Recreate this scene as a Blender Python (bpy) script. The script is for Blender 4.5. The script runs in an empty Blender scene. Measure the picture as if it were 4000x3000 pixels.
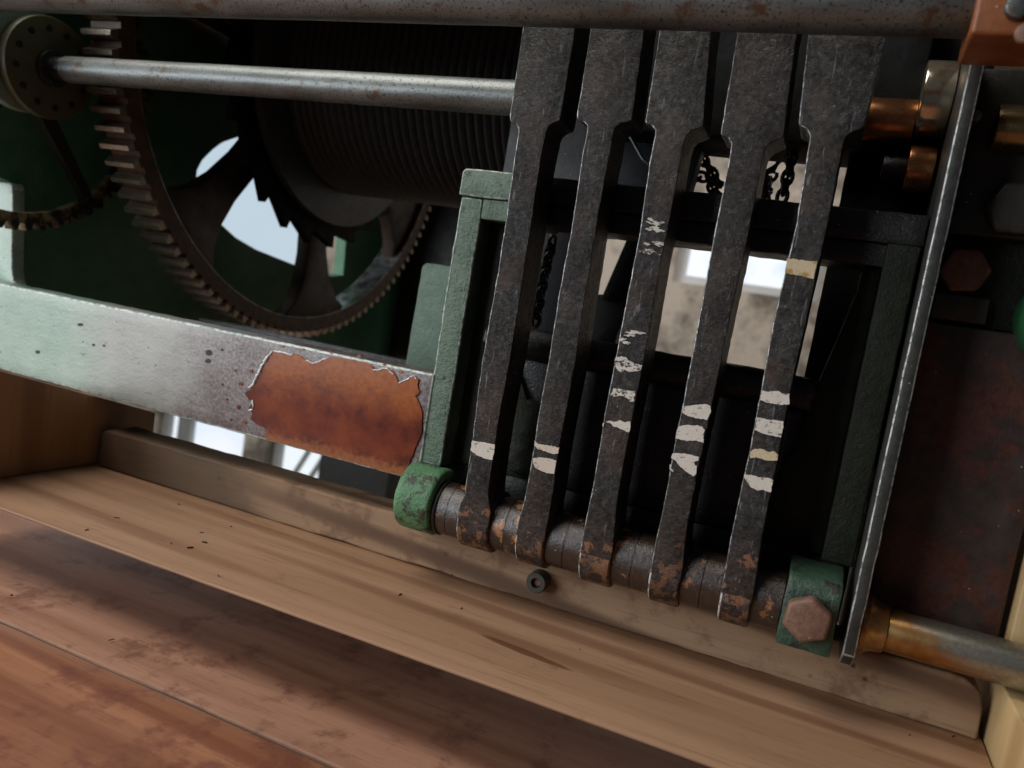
import bpy, bmesh, math, random
from mathutils import Vector, Matrix, noise
random.seed(4)
sc = bpy.context.scene
C = bpy.data.collections.new('machine'); sc.collection.children.link(C)
# ---------------------------------------------------------------- camera
# all sizes below are millimetres in the machine's own frame: x along the shaft, y away from the
# camera, z up, origin level with the lens; ZO lifts that frame above the room floor
ZO = 1067.0
RT, DN, FW = Vector((.9133,.3738,.1617)), Vector((.1887,-.0365,-.9814)), Vector((-.3609,.9268,-.1038))
CAM = Vector((100,-400,0)); FPX = 3089.0
def W(p): return Vector((p[0]*.001, p[1]*.001, (p[2]+ZO)*.001))
cd = bpy.data.cameras.new('camera'); cam = bpy.data.objects.new('camera', cd); C.objects.link(cam)
cd.sensor_width = 36; cd.lens = FPX/4000*36; cd.clip_start = .01; cd.clip_end = 100
m = Matrix((RT.normalized(), (-DN).normalized(), (-FW).normalized())).transposed().to_4x4()
m.translation = W(CAM); cam.matrix_world = m
cd.dof.use_dof = True; cd.dof.focus_distance = .425; cd.dof.aperture_fstop = 9.5
sc.camera = cam
# ---------------------------------------------------------------- world and lamps (indoor daylight)
wd = bpy.data.worlds.new('World'); sc.world = wd; wd.use_nodes = True
wd.node_tree.nodes['Background'].inputs[0].default_value = (.75,.82,1,1)
wd.node_tree.nodes['Background'].inputs[1].default_value = .04
sc.view_settings.view_transform = 'Standard'; sc.view_settings.look = 'None'
sc.view_settings.exposure = 0.0; sc.view_settings.gamma = 1
sc.cycles.use_denoising = True
sc.cycles.max_bounces = 8
def area(name, loc, target, sx, sy, power, col):
    l = bpy.data.lights.new(name, 'AREA'); l.shape = 'RECTANGLE'; l.size = sx; l.size_y = sy
    l.energy = power; l.color = col
    o = bpy.data.objects.new(name, l); C.objects.link(o); o.location = W(loc)
    o.rotation_euler = (W(target)-W(loc)).to_track_quat('-Z','Y').to_euler()
area('side_window_light', (-1500,-1250,330), (-100,0,-40), 1.5, 1.2, 34, (.91,.96,1))
area('high_window_light', (-900,-420,1350), (-120,0,-60), .9, .9, 19, (1,.95,.88))
area('wall_fill_light', (500,700,900), (-100,1600,100), .8, .8, 9, (1,.97,.92))  # added fill lamp that brightens the back wall, no window there
# ---------------------------------------------------------------- mesh helpers
class B:
    def __init__(s): s.bm = bmesh.new()
    def face(s, pts):
        return s.bm.faces.new([s.bm.verts.new(p) for p in pts])
    def prism(s, outline, axis, a, b):
        """outline of (u,v) pairs in the two axes other than axis, extruded from a to b"""
        def P(u, v, w):
            return {'x': (w,u,v), 'y': (u,w,v), 'z': (u,v,w)}[axis]
        A = [s.bm.verts.new(P(u,v,a)) for u, v in outline]; D = [s.bm.verts.new(P(u,v,b)) for u, v in outline]
        s.bm.faces.new(A); s.bm.faces.new(D[::-1]); n = len(A)
        for i in range(n): s.bm.faces.new((A[i], D[i], D[(i+1)%n], A[(i+1)%n]))
        return s
    def box(s, x0, x1, y0, y1, z0, z1):
        return s.prism([(x0,y0),(x1,y0),(x1,y1),(x0,y1)], 'z', z0, z1)
    def lathe(s, axis, c, prof, seg=40, caps=True):
        """prof: (position along axis, radius) pairs round the axis through c"""
        rings = []
        for t, r in prof:
            ring = []
            for k in range(seg):
                a = 2*math.pi*k/seg; u, v = r*math.cos(a), r*math.sin(a)
                ring.append(s.bm.verts.new({'x': (t,c[1]+u,c[2]+v), 'y': (c[0]+u,t,c[2]+v), 'z': (c[0]+u,c[1]+v,t)}[axis]))
            rings.append(ring)
        for A, D in zip(rings, rings[1:]):
            for k in range(seg): s.bm.faces.new((A[k], A[(k+1)%seg], D[(k+1)%seg], D[k]))
        if caps: s.bm.faces.new(rings[0][::-1]); s.bm.faces.new(rings[-1])
        return s
    def cyl(s, axis, c, r, a, b, seg=40, bev=.6):
        d = 1 if b > a else -1; bev = min(bev, abs(b-a)*.4)
        return s.lathe(axis, c, [(a,r-bev),(a+d*bev*.3,r-bev*.3),(a+d*bev,r),(b-d*bev,r),(b-d*bev*.3,r-bev*.3),(b,r-bev)], seg)
    def tube(s, pts, r, seg=10, closed=False):
        pts = [Vector(p) for p in pts]; n = len(pts); rings = []
        rr = r if isinstance(r, (list,tuple)) else [r]*n
        up = Vector((.3,.2,.93))
        for i, p in enumerate(pts):
            t = (pts[(i+1)%n]-pts[i-1]) if closed else (pts[min(i+1,n-1)]-pts[max(i-1,0)])
            t.normalize(); a = t.cross(up)
            if a.length < .05: a = t.cross(Vector((1,0,0)))
            a.normalize(); b = t.cross(a)
            rings.append([s.bm.verts.new(p+(a*math.cos(2*math.pi*k/seg)+b*math.sin(2*math.pi*k/seg))*rr[i]) for k in range(seg)])
        for i in range(n if closed else n-1):
            A, D = rings[i], rings[(i+1)%n]
            for k in range(seg): s.bm.faces.new((A[k], A[(k+1)%seg], D[(k+1)%seg], D[k]))
        if not closed: s.bm.faces.new(rings[0][::-1]); s.bm.faces.new(rings[-1])
        return s
    def ring(s, axis_x0, axis_x1, c, outer, inner):
        """flat ring square to x: outer, inner are equally long lists of (y,z)"""
        n = len(outer); V = s.bm.verts.new
        o0 = [V((axis_x0,)+tuple(p)) for p in outer]; o1 = [V((axis_x1,)+tuple(p)) for p in outer]
        i0 = [V((axis_x0,)+tuple(p)) for p in inner]; i1 = [V((axis_x1,)+tuple(p)) for p in inner]
        F = s.bm.faces.new
        for k in range(n):
            j = (k+1)%n
            F((o0[k],o0[j],i0[j],i0[k])); F((o1[k],i1[k],i1[j],o1[j])); F((o0[k],o1[k],o1[j],o0[j])); F((i0[k],i0[j],i1[j],i1[k]))
        return s
    def bevel(s, w, seg=2, ang=35):
        bmesh.ops.recalc_face_normals(s.bm, faces=s.bm.faces)
        e = [e for e in s.bm.edges if len(e.link_faces)==2 and e.calc_face_angle(0) > math.radians(ang)]
        res = bmesh.ops.bevel(s.bm, geom=e, offset=w, segments=seg, affect='EDGES', profile=.5, clamp_overlap=True)
        for f in res['faces']: f.material_index = 1
        return s
    def rough(s, L, amp, scale, it=6, yamp=None):
        """split long edges and push the points about, so that no edge is ruler straight"""
        for _ in range(it):
            e = [e for e in s.bm.edges if e.calc_length() > L]
            if not e: break
            bmesh.ops.subdivide_edges(s.bm, edges=e, cuts=1, use_grid_fill=True)
        for v in s.bm.verts:
            d = noise.noise_vector(v.co*scale)*amp + noise.noise_vector(v.co*scale*3.1+Vector((9,3,1)))*amp*.45
            if yamp is not None: d.y *= yamp
            v.co += d
        return s
    def obj(s, name, mat, parent=None, ang=40, thing_loc=None, edge=None):
        bmesh.ops.recalc_face_normals(s.bm, faces=s.bm.faces)
        me = bpy.data.meshes.new(name); base = Vector((0,0,0)); root = parent
        if parent is not None: base = Vector(parent['_base'])
        elif thing_loc is not None: base = Vector(thing_loc)
        for v in s.bm.verts: v.co = (v.co-base)*.001
        s.bm.to_mesh(me); s.bm.free()
        if ang is None: me.shade_flat()
        else:
            me.shade_smooth(); me.set_sharp_from_angle(angle=math.radians(ang))
        me.materials.append(mat); me.materials.append(edge or mat)
        o = bpy.data.objects.new(name, me); C.objects.link(o)
        o['_base'] = list(base)
        if parent is not None: o.parent = parent
        else: o.location = W(base)
        return o
def tag(o, label=None, cat=None, group=None, kind=None):
    if label: o['label'] = label
    if cat: o['category'] = cat
    if group: o['group'] = group
    if kind: o['kind'] = kind
    return o
def thing(name, label, cat, loc, group=None):
    o = bpy.data.objects.new(name, None); C.objects.link(o); o.empty_display_size = .01
    o.location = W(loc); o['_base'] = list(loc)
    return tag(o, label, cat, group)
def on_y(px, py, y):
    """where the sight line of photo pixel (px,py) meets the machine plane y"""
    r = RT*((px-2000)/FPX)+DN*((py-1500)/FPX)+FW
    return CAM+r*((y-CAM.y)/r.y)
def on_x(px, py, x):
    r = RT*((px-2000)/FPX)+DN*((py-1500)/FPX)+FW
    return CAM+r*((x-CAM.x)/r.x)
# ---------------------------------------------------------------- materials
class M:
    def __init__(s, name):
        s.m = bpy.data.materials.new(name); s.m.use_nodes = True; s.t = s.m.node_tree; s.n = s.t.nodes
        s.p = s.n['Principled BSDF']; s.co = s.n.new('ShaderNodeTexCoord')
        s.raw = s.co.outputs['Object']
        oi = s.n.new('ShaderNodeObjectInfo'); sc_ = s.n.new('ShaderNodeVectorMath'); sc_.operation = 'SCALE'
        sc_.inputs[0].default_value = (3.7,2.3,5.1); s.t.links.new(oi.outputs['Random'], sc_.inputs['Scale'])
        ad = s.n.new('ShaderNodeVectorMath'); ad.operation = 'ADD'
        s.t.links.new(s.raw, ad.inputs[0]); s.t.links.new(sc_.outputs[0], ad.inputs[1]); s.obj = ad.outputs[0]
        s.rnd = oi.outputs['Random']
    def L(s, a, b): s.t.links.new(a, b)
    def mapping(s, scale, loc=(0,0,0), rot=(0,0,0)):
        k = s.n.new('ShaderNodeMapping'); s.L(s.obj, k.inputs[0])
        k.inputs['Scale'].default_value = scale; k.inputs['Location'].default_value = loc; k.inputs['Rotation'].default_value = rot
        return k.outputs[0]
    def noise(s, scale, detail=5, rough=.6, stretch=(1,1,1), loc=(0,0,0), dist=0, rot=(0,0,0)):
        k = s.n.new('ShaderNodeTexNoise'); s.L(s.mapping(stretch, loc, rot), k.inputs['Vector'])
        k.inputs['Scale'].default_value = scale; k.inputs['Detail'].default_value = detail
        k.inputs['Roughness'].default_value = rough; k.inputs['Distortion'].default_value = dist
        return k.outputs[0]
    def vor(s, scale, loc=(0,0,0), stretch=(1,1,1)):
        k = s.n.new('ShaderNodeTexVoronoi'); s.L(s.mapping(stretch, loc), k.inputs['Vector']); k.inputs['Scale'].default_value = scale
        return k.outputs['Distance']
    def ramp(s, fac, stops):
        k = s.n.new('ShaderNodeValToRGB'); s.L(fac, k.inputs[0]); e = k.color_ramp.elements
        while len(e) > 1: e.remove(e[-1])
        e[0].position = stops[0][0]; e[0].color = c4(stops[0][1])
        for p, c in stops[1:]:
            q = e.new(p); q.color = c4(c)
        return k.outputs[0]
    def mask(s, fac, lo, hi):
        k = s.n.new('ShaderNodeMapRange'); s.L(fac, k.inputs[0]); k.inputs[1].default_value = lo; k.inputs[2].default_value = hi
        k.interpolation_type = 'SMOOTHSTEP'
        return k.outputs[0]
    def mix(s, fac, a, b, mode='MIX'):
        k = s.n.new('ShaderNodeMix'); k.data_type = 'RGBA'; k.blend_type = mode
        for v, i in ((fac,0),(a,6),(b,7)):
            if hasattr(v, 'links') or hasattr(v, 'is_linked'): s.L(v, k.inputs[i])
            else: k.inputs[i].default_value = v if i == 0 else c4(v)
        return k.outputs[2]
    def math(s, op, a, b):
        k = s.n.new('ShaderNodeMath'); k.operation = op
        for v, i in ((a,0),(b,1)):
            if hasattr(v, 'is_linked'): s.L(v, k.inputs[i])
            else: k.inputs[i].default_value = v
        return k.outputs[0]
    def sep(s, i):
        k = s.n.new('ShaderNodeSeparateXYZ'); s.L(s.raw, k.inputs[0]); return k.outputs[i]
    def bump(s, h, strength, dist=.0006):
        k = s.n.new('ShaderNodeBump'); s.L(h, k.inputs['Height']); k.inputs['Strength'].default_value = strength; k.inputs['Distance'].default_value = dist
        s.L(k.outputs[0], s.p.inputs['Normal'])
    def done(s, col, rough, metal=0, spec=.5, coat=0):
        for v, n in ((col,'Base Color'),(rough,'Roughness'),(metal,'Metallic'),(spec,'Specular IOR Level'),(coat,'Coat Weight')):
            if hasattr(v, 'is_linked'): s.L(v, s.p.inputs[n])
            else: s.p.inputs[n].default_value = c4(v) if n == 'Base Color' else v
        return s.m
def c4(c):
    if isinstance(c, (int,float)): return (c,c,c,1)
    return tuple(c) if len(c) == 4 else (*c,1)

def iron(name, a, b, rust=None, rust_amt=.6, rough=(.3,.55), scale=300, spec=.5, metal=0, bump=.5, specks=True):
    k = M(name); n = k.noise(scale, 8, .7); fine = k.noise(scale*4, 4, .7)
    col = k.ramp(n, [(.3,a),(.72,b)])
    if rust:
        big = k.noise(scale*.22, 6, .65, loc=(3,1,2))
        col = k.mix(k.mask(big, rust_amt, rust_amt+.08), col, k.ramp(fine, [(.3,[c*.5 for c in rust]),(.7,rust)]))
    if specks:
        v = k.vor(260, loc=(.3,.1,.7)); n2 = k.noise(90, 2)
        dots = k.math('MULTIPLY', k.mask(v, .13, .07), k.mask(n2, .56, .62))
        col = k.mix(dots, col, (.33,.3,.27))
    k.bump(k.math('ADD', n, k.math('MULTIPLY', fine, .5)), bump)
    return k.done(col, k.ramp(k.noise(scale*.7, 5, .6, loc=(5,5,5)), [(.3,rough[0]),(.7,rough[1])]), metal, spec)

def lever_mat():
    k = M('oiled_black_iron'); n = k.noise(420, 9, .72); fine = k.noise(1600, 4, .7); big = k.noise(38, 4, .6, loc=(2,7,1))
    col = k.ramp(n, [(.36,(.0025,.0025,.0025)),(.48,(.009,.0085,.008)),(.58,(.024,.0215,.0195)),(.68,(.075,.069,.064))])
    col = k.mix(k.mask(big, .5, .68), col, k.ramp(fine, [(.3,(.03,.019,.015)),(.7,(.062,.04,.03))]))
    # bare rubbed rust low on the bars: patches that grow towards the hub
    z = k.sep(2); low = k.mask(k.math('ADD', z, k.math('MULTIPLY', k.math('SUBTRACT', big, .5), .05)), .04, -.012)
    r = k.noise(150, 7, .68, loc=(4,4,8)); rm = k.mask(k.math('ADD', k.math('MULTIPLY', low, .19), r), .685, .7)
    col = k.mix(k.math('MULTIPLY', low, .8), col, k.ramp(n, [(.36,(.014,.008,.006)),(.64,(.085,.05,.036))]))
    col = k.mix(rm, col, k.ramp(fine, [(.3,(.16,.062,.025)),(.7,(.33,.15,.07))]))
    scr = k.noise(500, 3, .5, stretch=(1,1,.12), loc=(7,2,2)); sm = k.mask(scr, .66, .7)
    col = k.mix(k.math('MULTIPLY', sm, .5), col, (.25,.24,.23))
    v = k.vor(330, loc=(.3,.1,.7)); dots = k.math('MULTIPLY', k.mask(v, .12, .06), k.mask(k.noise(120,2), .58, .64))
    col = k.mix(dots, col, (.35,.31,.27))
    h = k.math('ADD', k.math('MULTIPLY', k.noise(110,5,.6,loc=(1,1,4)), .8), k.math('ADD', k.math('MULTIPLY', n, 1.3), k.math('MULTIPLY', fine, .6)))
    sm2 = k.noise(70, 5, .65, stretch=(1,1,.22), loc=(2,2,9)); col = k.mix(k.math('MULTIPLY', k.mask(sm2, .54, .64), .55), col, (.05,.043,.038))
    sm3 = k.noise(52, 6, .7, loc=(7,3,1)); col = k.mix(k.math('MULTIPLY', k.mask(sm3, .57, .66), .6), col, (.004,.004,.004))
    k.bump(h, .75, .001)
    gl = k.noise(60,5,.7,loc=(5,5,5))
    col = k.mix(k.math('MULTIPLY', k.rnd, .5), col, (.024,.015,.011), 'MIX')
    mot = k.math('ADD', k.math('MULTIPLY', k.noise(330, 7, .75, loc=(3,8,2)), .65), k.math('MULTIPLY', gl, .35))
    return k.done(col, k.ramp(mot, [(.4,.46),(.5,.34),(.62,.22)]), 0, k.ramp(mot, [(.4,.17),(.5,.33),(.6,.6)]))

def steel_mat():
    k = M('dull_steel'); n = k.noise(60, 6, .65, stretch=(.3,1,1)); f = k.noise(700, 5, .7)
    col = k.ramp(n, [(.3,(.13,.14,.137)),(.7,(.25,.27,.265))])
    col = k.mix(k.mask(f, .54, .64), col, (.04,.04,.037))
    col = k.mix(k.mask(k.noise(45,7,.7,loc=(3,3,3)), .56, .66), col, (.13,.085,.06))
    k.bump(f, .25, .0004)
    return k.done(col, k.ramp(n, [(.3,.38),(.7,.52)]), .8)

def rust_steel(name, base, stain_or_shade, amt=.5, rough=(.25,.42), metal=.9):
    k = M(name); n = k.noise(70, 7, .65); f = k.noise(600, 5, .7)
    col = k.mix(k.mask(n, amt, amt+.16), base, stain_or_shade)
    col = k.mix(k.mask(f, .6, .7), col, [c*.4 for c in stain_or_shade])
    k.bump(f, .2, .0004)
    return k.done(col, k.ramp(n, [(.3,rough[0]),(.7,rough[1])]), metal)

def green_paint(name, a, b, grime=(.02,.022,.018), amt=.6, rough=(.35,.55), bump=.6):
    k = M(name); n = k.noise(55, 7, .65); f = k.noise(480, 6, .7)
    col = k.ramp(n, [(.3,a),(.7,b)])
    col = k.mix(k.mask(k.noise(120,8,.75,loc=(8,1,3)), amt, amt+.09), col, grime)
    v = k.vor(230, loc=(.2,.6,.1)); col = k.mix(k.math('MULTIPLY', k.mask(v,.22,.1), k.mask(f,.5,.6)), col, [c*.5 for c in grime])
    k.bump(k.math('ADD', k.math('MULTIPLY', k.noise(130,4,.6), 1.3), f), bump, .0009)
    return k.done(col, k.ramp(k.noise(150,5), [(.3,rough[0]),(.7,rough[1])]), 0, .55)

def bar_mat():
    """faded green paint that has worn to a grey mauve undercoat towards the chipped end"""
    k = M('worn_green_paint'); n = k.noise(40, 7, .65); f = k.noise(420, 7, .72); x = k.sep(0)
    g = k.ramp(n, [(.3,(.22,.34,.26)),(.7,(.36,.46,.38))])
    mv = k.ramp(f, [(.36,(.03,.018,.018)),(.48,(.13,.095,.09)),(.66,(.28,.235,.22))])
    st = k.mask(k.noise(36,6,.7,loc=(5,1,1)), .5, .62); mv = k.mix(k.math('MULTIPLY', st, .6), mv, k.ramp(f, [(.4,(.05,.022,.022)),(.6,(.15,.085,.08))]))
    grey = k.ramp(n, [(.3,(.29,.285,.26)),(.7,(.39,.385,.35))])
    t = k.math('ADD', x, k.math('MULTIPLY', k.math('SUBTRACT', k.noise(17,4,.6,loc=(2,2,2)), .5), .1))
    col = k.mix(k.mask(t, -.44, -.35), g, grey)
    col = k.mix(k.mask(t, -.335, -.27), col, mv)
    sp = k.vor(150, loc=(.5,.2,.9)); col = k.mix(k.math('MULTIPLY', k.mask(sp,.16,.08), k.mask(k.noise(60,2),.52,.6)), col, (.02,.02,.018))
    sc2 = k.noise(240, 5, .7, stretch=(.25,1,1), loc=(1,8,1)); col = k.mix(k.math('MULTIPLY', k.mask(sc2, .6, .68), .5), col, (.09,.12,.1))
    z = k.sep(2); edge = k.mask(k.math('ADD', z, k.math('MULTIPLY', k.math('SUBTRACT', f, .5), .006)), -.1155, -.1185)
    col = k.mix(edge, col, (.03,.028,.02))
    k.bump(k.math('ADD', k.math('MULTIPLY', k.noise(70,5,.6,stretch=(.4,1,1)), 1.2), f), .4, .0009)
    return k.done(col, k.ramp(n, [(.3,.33),(.7,.46)]), 0, .8)

def rustpatch_mat():
    k = M('varnished_rust'); n = k.noise(32, 6, .62, loc=(1,2,6)); f = k.noise(330, 7, .7); z = k.sep(2)
    up = k.mask(k.math('ADD', z, k.math('MULTIPLY', k.math('SUBTRACT', n, .5), .05)), -.09, -.06)
    lo = k.ramp(n, [(.38,(.06,.009,.004)),(.5,(.135,.021,.0065)),(.62,(.2,.038,.009))])
    col = k.mix(up, lo, k.ramp(f, [(.34,(.24,.052,.008)),(.66,(.38,.105,.012))]))
    col = k.mix(k.mask(f, .64, .72), col, (.07,.015,.008))
    col = k.mix(k.mask(k.math('ADD', z, k.math('MULTIPLY', k.math('SUBTRACT', f, .5), .02)), -.108, -.116), col, (.27,.09,.03))
    k.bump(k.math('ADD', f, k.math('MULTIPLY', n, .8)), .14, .0005)
    return k.done(col, .2, 0, .35)

def wood(name, a, b, c, axis=0, scale=22, rough=.5, dirt=None, dirt_amt=.6, ring=9, lines=.6, streak=None, stain_or_shade=None):
    """board with long wavy growth lines along one axis"""
    k = M(name); st = [1.0,1.0,1.0]; st[axis] = .05
    grain = k.noise(scale, 6, .55, stretch=tuple(st), dist=.5); fine = k.noise(scale*16, 5, .65, stretch=tuple(st))
    w = k.n.new('ShaderNodeTexWave'); w.wave_type = 'BANDS'; w.bands_direction = 'DIAGONAL'
    k.L(k.mapping(tuple(.05 if i == axis else 1 for i in range(3))), w.inputs[0])
    w.inputs['Scale'].default_value = ring; w.inputs['Distortion'].default_value = 6; w.inputs['Detail'].default_value = 3
    w.inputs['Detail Scale'].default_value = .45; w.inputs['Detail Roughness'].default_value = .55
    col = k.ramp(grain, [(.3,a),(.7,b)])
    gate = k.mask(k.noise(scale*.5, 3, .5, stretch=tuple(.12 if i == axis else 1 for i in range(3)), loc=(3,3,3)), .36, .58)
    col = k.mix(k.math('MULTIPLY', k.math('MULTIPLY', k.mask(w.outputs[1], .55, 1), gate), lines), col, c)
    col = k.mix(k.math('MULTIPLY', k.mask(fine, .5, .72), .38), col, c)
    if streak:
        (xa,ya),(xb,yb),wid = streak; L = math.hypot(xb-xa,yb-ya); x, y = k.sep(0), k.sep(1)
        u = k.math('ADD', k.math('MULTIPLY', k.math('SUBTRACT', x, (xa+xb)/2), (xb-xa)/L), k.math('MULTIPLY', k.math('SUBTRACT', y, (ya+yb)/2), (yb-ya)/L))
        v = k.math('SUBTRACT', k.math('MULTIPLY', k.math('SUBTRACT', y, (ya+yb)/2), (xb-xa)/L), k.math('MULTIPLY', k.math('SUBTRACT', x, (xa+xb)/2), (yb-ya)/L))
        u = k.math('DIVIDE', u, L/2); v = k.math('DIVIDE', v, wid); d = k.math('ADD', k.math('MULTIPLY', u, u), k.math('MULTIPLY', v, v))
        d = k.math('ADD', d, k.math('MULTIPLY', k.math('SUBTRACT', k.noise(260,4,.6,stretch=(.2,1,1)), .5), 1.2))
        col = k.mix(k.math('MULTIPLY', k.mask(d, 1.1, .5), .8), col, (.1,.03,.012))
    if stain_or_shade:
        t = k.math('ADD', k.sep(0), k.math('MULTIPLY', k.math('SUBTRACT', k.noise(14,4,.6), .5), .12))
        col = k.mix(k.math('MULTIPLY', k.mask(t, stain_or_shade[0], stain_or_shade[1]), .7), col, (.06,.042,.026))  # shade over the bearer's left end, put into the timber colour
    if dirt:
        d = k.noise(32, 8, .7, loc=(6,2,4)); col = k.mix(k.math('MULTIPLY', k.mask(d, dirt_amt, dirt_amt+.14), .7), col, dirt)
        d2 = k.vor(70, loc=(.4,.4,.2)); col = k.mix(k.math('MULTIPLY', k.mask(d2,.16,.06), k.mask(k.noise(33,2),.5,.6)), col, [q*.35 for q in dirt]) if name == 'oily_timber' else col
    k.bump(k.math('ADD', fine, k.math('MULTIPLY', grain, .6)), .3, .0006)
    return k.done(col, rough, 0, .4)

def plaster(name, a, b, scale=4):
    k = M(name); n = k.noise(scale, 7, .62); f = k.noise(60, 4, .6)
    k.bump(f, .3, .004); return k.done(k.ramp(n, [(.4,a),(.57,b)]), .85)

def glow(name, a, b, strength, scale=3, stretch=(1,1,1), lo=.35, hi=.65):
    """a window pane full of bright sky"""
    k = M(name); col = k.ramp(k.noise(scale, 4, .5, stretch=stretch, dist=.8), [(lo,a),(hi,b)])
    k.L(col, k.p.inputs['Emission Color']); k.p.inputs['Emission Strength'].default_value = strength
    return k.done((.02,.02,.02), .3)

def paint_mat(name, white=(.74,.67,.59), dark=(.05,.045,.04), stain_or_shade=(.3,.16,.07), cover=.36, st=.7):
    k = M(name); f = k.noise(520, 8, .75, stretch=(.6,1,1)); g = k.noise(1500, 4, .7)
    col = k.ramp(g, [(.3,[c*.8 for c in white]),(.7,white)])
    col = k.mix(k.mask(k.noise(130,5,.6,loc=(2,9,1)), st, st+.1), col, stain_or_shade)
    col = k.mix(k.mask(f, cover, cover-.05), col, dark)
    k.bump(k.math('ADD', f, g), .6, .0005); return k.done(col, .75, 0, .3)

def gear_mat():
    k = M('rusty_wheel_iron'); n = k.noise(90, 7, .7); f = k.noise(420, 5, .7)
    col = k.ramp(n, [(.3,(.03,.015,.008)),(.55,(.085,.036,.014)),(.75,(.17,.075,.028))])
    col = k.mix(k.mask(f, .58, .68), col, (.03,.016,.008))
    y = k.sep(1); z = k.sep(2); rr = k.math('SQRT', k.math('ADD', k.math('MULTIPLY', y, y), k.math('MULTIPLY', z, z)), 0)
    tip = k.mask(rr, .2715, .2735)
    col = k.mix(tip, col, k.ramp(f, [(.3,(.2,.17,.13)),(.7,(.42,.37,.3))])); k.bump(f, .3, .0005)
    inn = k.mask(rr, .2568, .2562); col = k.mix(inn, col, k.ramp(n, [(.38,(.12,.12,.12)),(.6,(.7,.7,.72))])); tip = k.math('MAXIMUM', tip, inn)
    return k.done(col, k.math('SUBTRACT', .46, k.math('MULTIPLY', tip, .2)), k.math('MULTIPLY', tip, .85), .5)
def edge_mat(name, base, hi, lo=.42, hi_=.55, rough=.35, metal=.3):
    k = M(name); f = k.noise(260, 6, .7); col = k.mix(k.mask(f, lo, hi_), base, hi); k.bump(k.noise(900,3), .3, .0004)
    return k.done(col, rough, metal, .7)
IRON = lever_mat(); EDGE = edge_mat('rubbed_lit_iron_edge', (.05,.048,.046), (.3,.3,.295), .46, .6); HEDGE = edge_mat('lit_hub_edge', (.07,.055,.045), (.42,.4,.39), .42, .56, .5, 0); PLEDGE = edge_mat('bright_plate_edge', (.1,.1,.095), (.42,.42,.41), .36, .56, .34, .4); PEDGE = edge_mat('rubbed_green_edge', (.1,.15,.11), (.4,.44,.41), .4, .6, .4, 0)
BEDGE = edge_mat('rubbed_bar_edge', (.2,.25,.21), (.6,.66,.62), .38, .58, .35, 0)
STEEL = steel_mat(); BAR = bar_mat(); RUSTP = rustpatch_mat()
GREASE = iron('black_grease', (.004,.004,.0042), (.016,.015,.015), rough=(.22,.5), scale=160, bump=.8)
DARKIRON = iron('dark_iron', (.008,.008,.008), (.024,.022,.02), rust=(.06,.028,.014), rust_amt=.62, rough=(.35,.6), scale=120)
DRUM = iron('drum_iron', (.02,.022,.023), (.07,.073,.075), rough=(.32,.5), scale=200, specks=False)
SHAFTM = iron('worn_collar_iron', (.014,.009,.0065), (.055,.032,.022), rust=(.5,.22,.085), rust_amt=.56, rough=(.1,.28), scale=260, spec=.9)
GEARM = gear_mat()
SPOKEM = iron('dark_spoke_iron', (.014,.008,.005), (.05,.026,.014), rust=(.09,.04,.016), rust_amt=.58, rough=(.4,.6), scale=110, specks=False, bump=.3)
DISCM = iron('olive_disc_paint', (.06,.055,.024), (.1,.092,.046), rough=(.4,.6), scale=60, specks=False, bump=.3)
POSTG = green_paint('green_post_paint', (.05,.1,.058), (.115,.17,.11), amt=.56, bump=.9, rough=(.26,.42))
BOSSG = green_paint('bright_green_paint', (.045,.15,.06), (.105,.24,.11), grime=(.03,.032,.016), amt=.5, bump=.9)
SIDEG = green_paint('deep_green_paint', (.045,.165,.088), (.08,.23,.125), amt=.68, rough=(.4,.6), bump=.25)
OLIVE = green_paint('oily_olive_paint', (.008,.011,.006), (.017,.021,.011), grime=(.01,.01,.008), amt=.55)
OLIVE.node_tree.nodes['Principled BSDF'].inputs['Specular IOR Level'].default_value = .25
SOOT = iron('sooty_black', (.0025,.0025,.0025), (.008,.0075,.007), rough=(.6,.8), scale=120, spec=.2, specks=False)
BLUEGR = green_paint('pale_green_paint', (.16,.22,.18), (.24,.3,.25), amt=.64, rough=(.3,.45))
PANELM = iron('brown_casting', (.027,.019,.016), (.066,.045,.037), rust=(.11,.036,.023), rust_amt=.47, rough=(.35,.6), scale=90)
BRASS = rust_steel('brass', (.5,.4,.2), (.34,.16,.05), .5, (.16,.3))
ROLLER = rust_steel('polished_bronze', (.66,.58,.43), (.55,.3,.16), .55, (.1,.2))
COPPER = rust_steel('copper_brown', (.4,.17,.07), (.2,.075,.03), .5, (.2,.34))
def rod_mat():
    k = M('stained_rod_steel'); n = k.noise(60,7,.65); f = k.noise(500,5,.7); x = k.sep(0); z = k.sep(2)
    col = k.ramp(f, [(.3,(.3,.28,.22)),(.7,(.46,.43,.35))])
    t = k.math('ADD', k.math('ADD', x, k.math('MULTIPLY', z, 1.6)), k.math('MULTIPLY', k.math('SUBTRACT', n, .5), .05))
    col = k.mix(k.mask(t, -.012, -.034), col, k.ramp(n, [(.35,(.5,.3,.12)),(.6,(.34,.14,.035))]))
    k.bump(f, .2, .0004); return k.done(col, .3, .9)
RODM = rod_mat()
COLLARM = rust_steel('rust_stained_collar', (.36,.22,.09), (.32,.12,.03), .42, (.26,.4), .7)
RUSTBR = iron('rust_bracket_paint', (.16,.045,.014), (.3,.1,.03), rust=(.1,.03,.015), rust_amt=.6, rough=(.35,.55), scale=70, bump=.3)
BOLTM = iron('rusty_bolt', (.12,.055,.035), (.24,.125,.085), rough=(.45,.65), scale=260, specks=True)
BOLTD = iron('dark_bolt', (.03,.028,.022), (.06,.054,.042), rough=(.4,.6), scale=150, specks=False)
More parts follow.
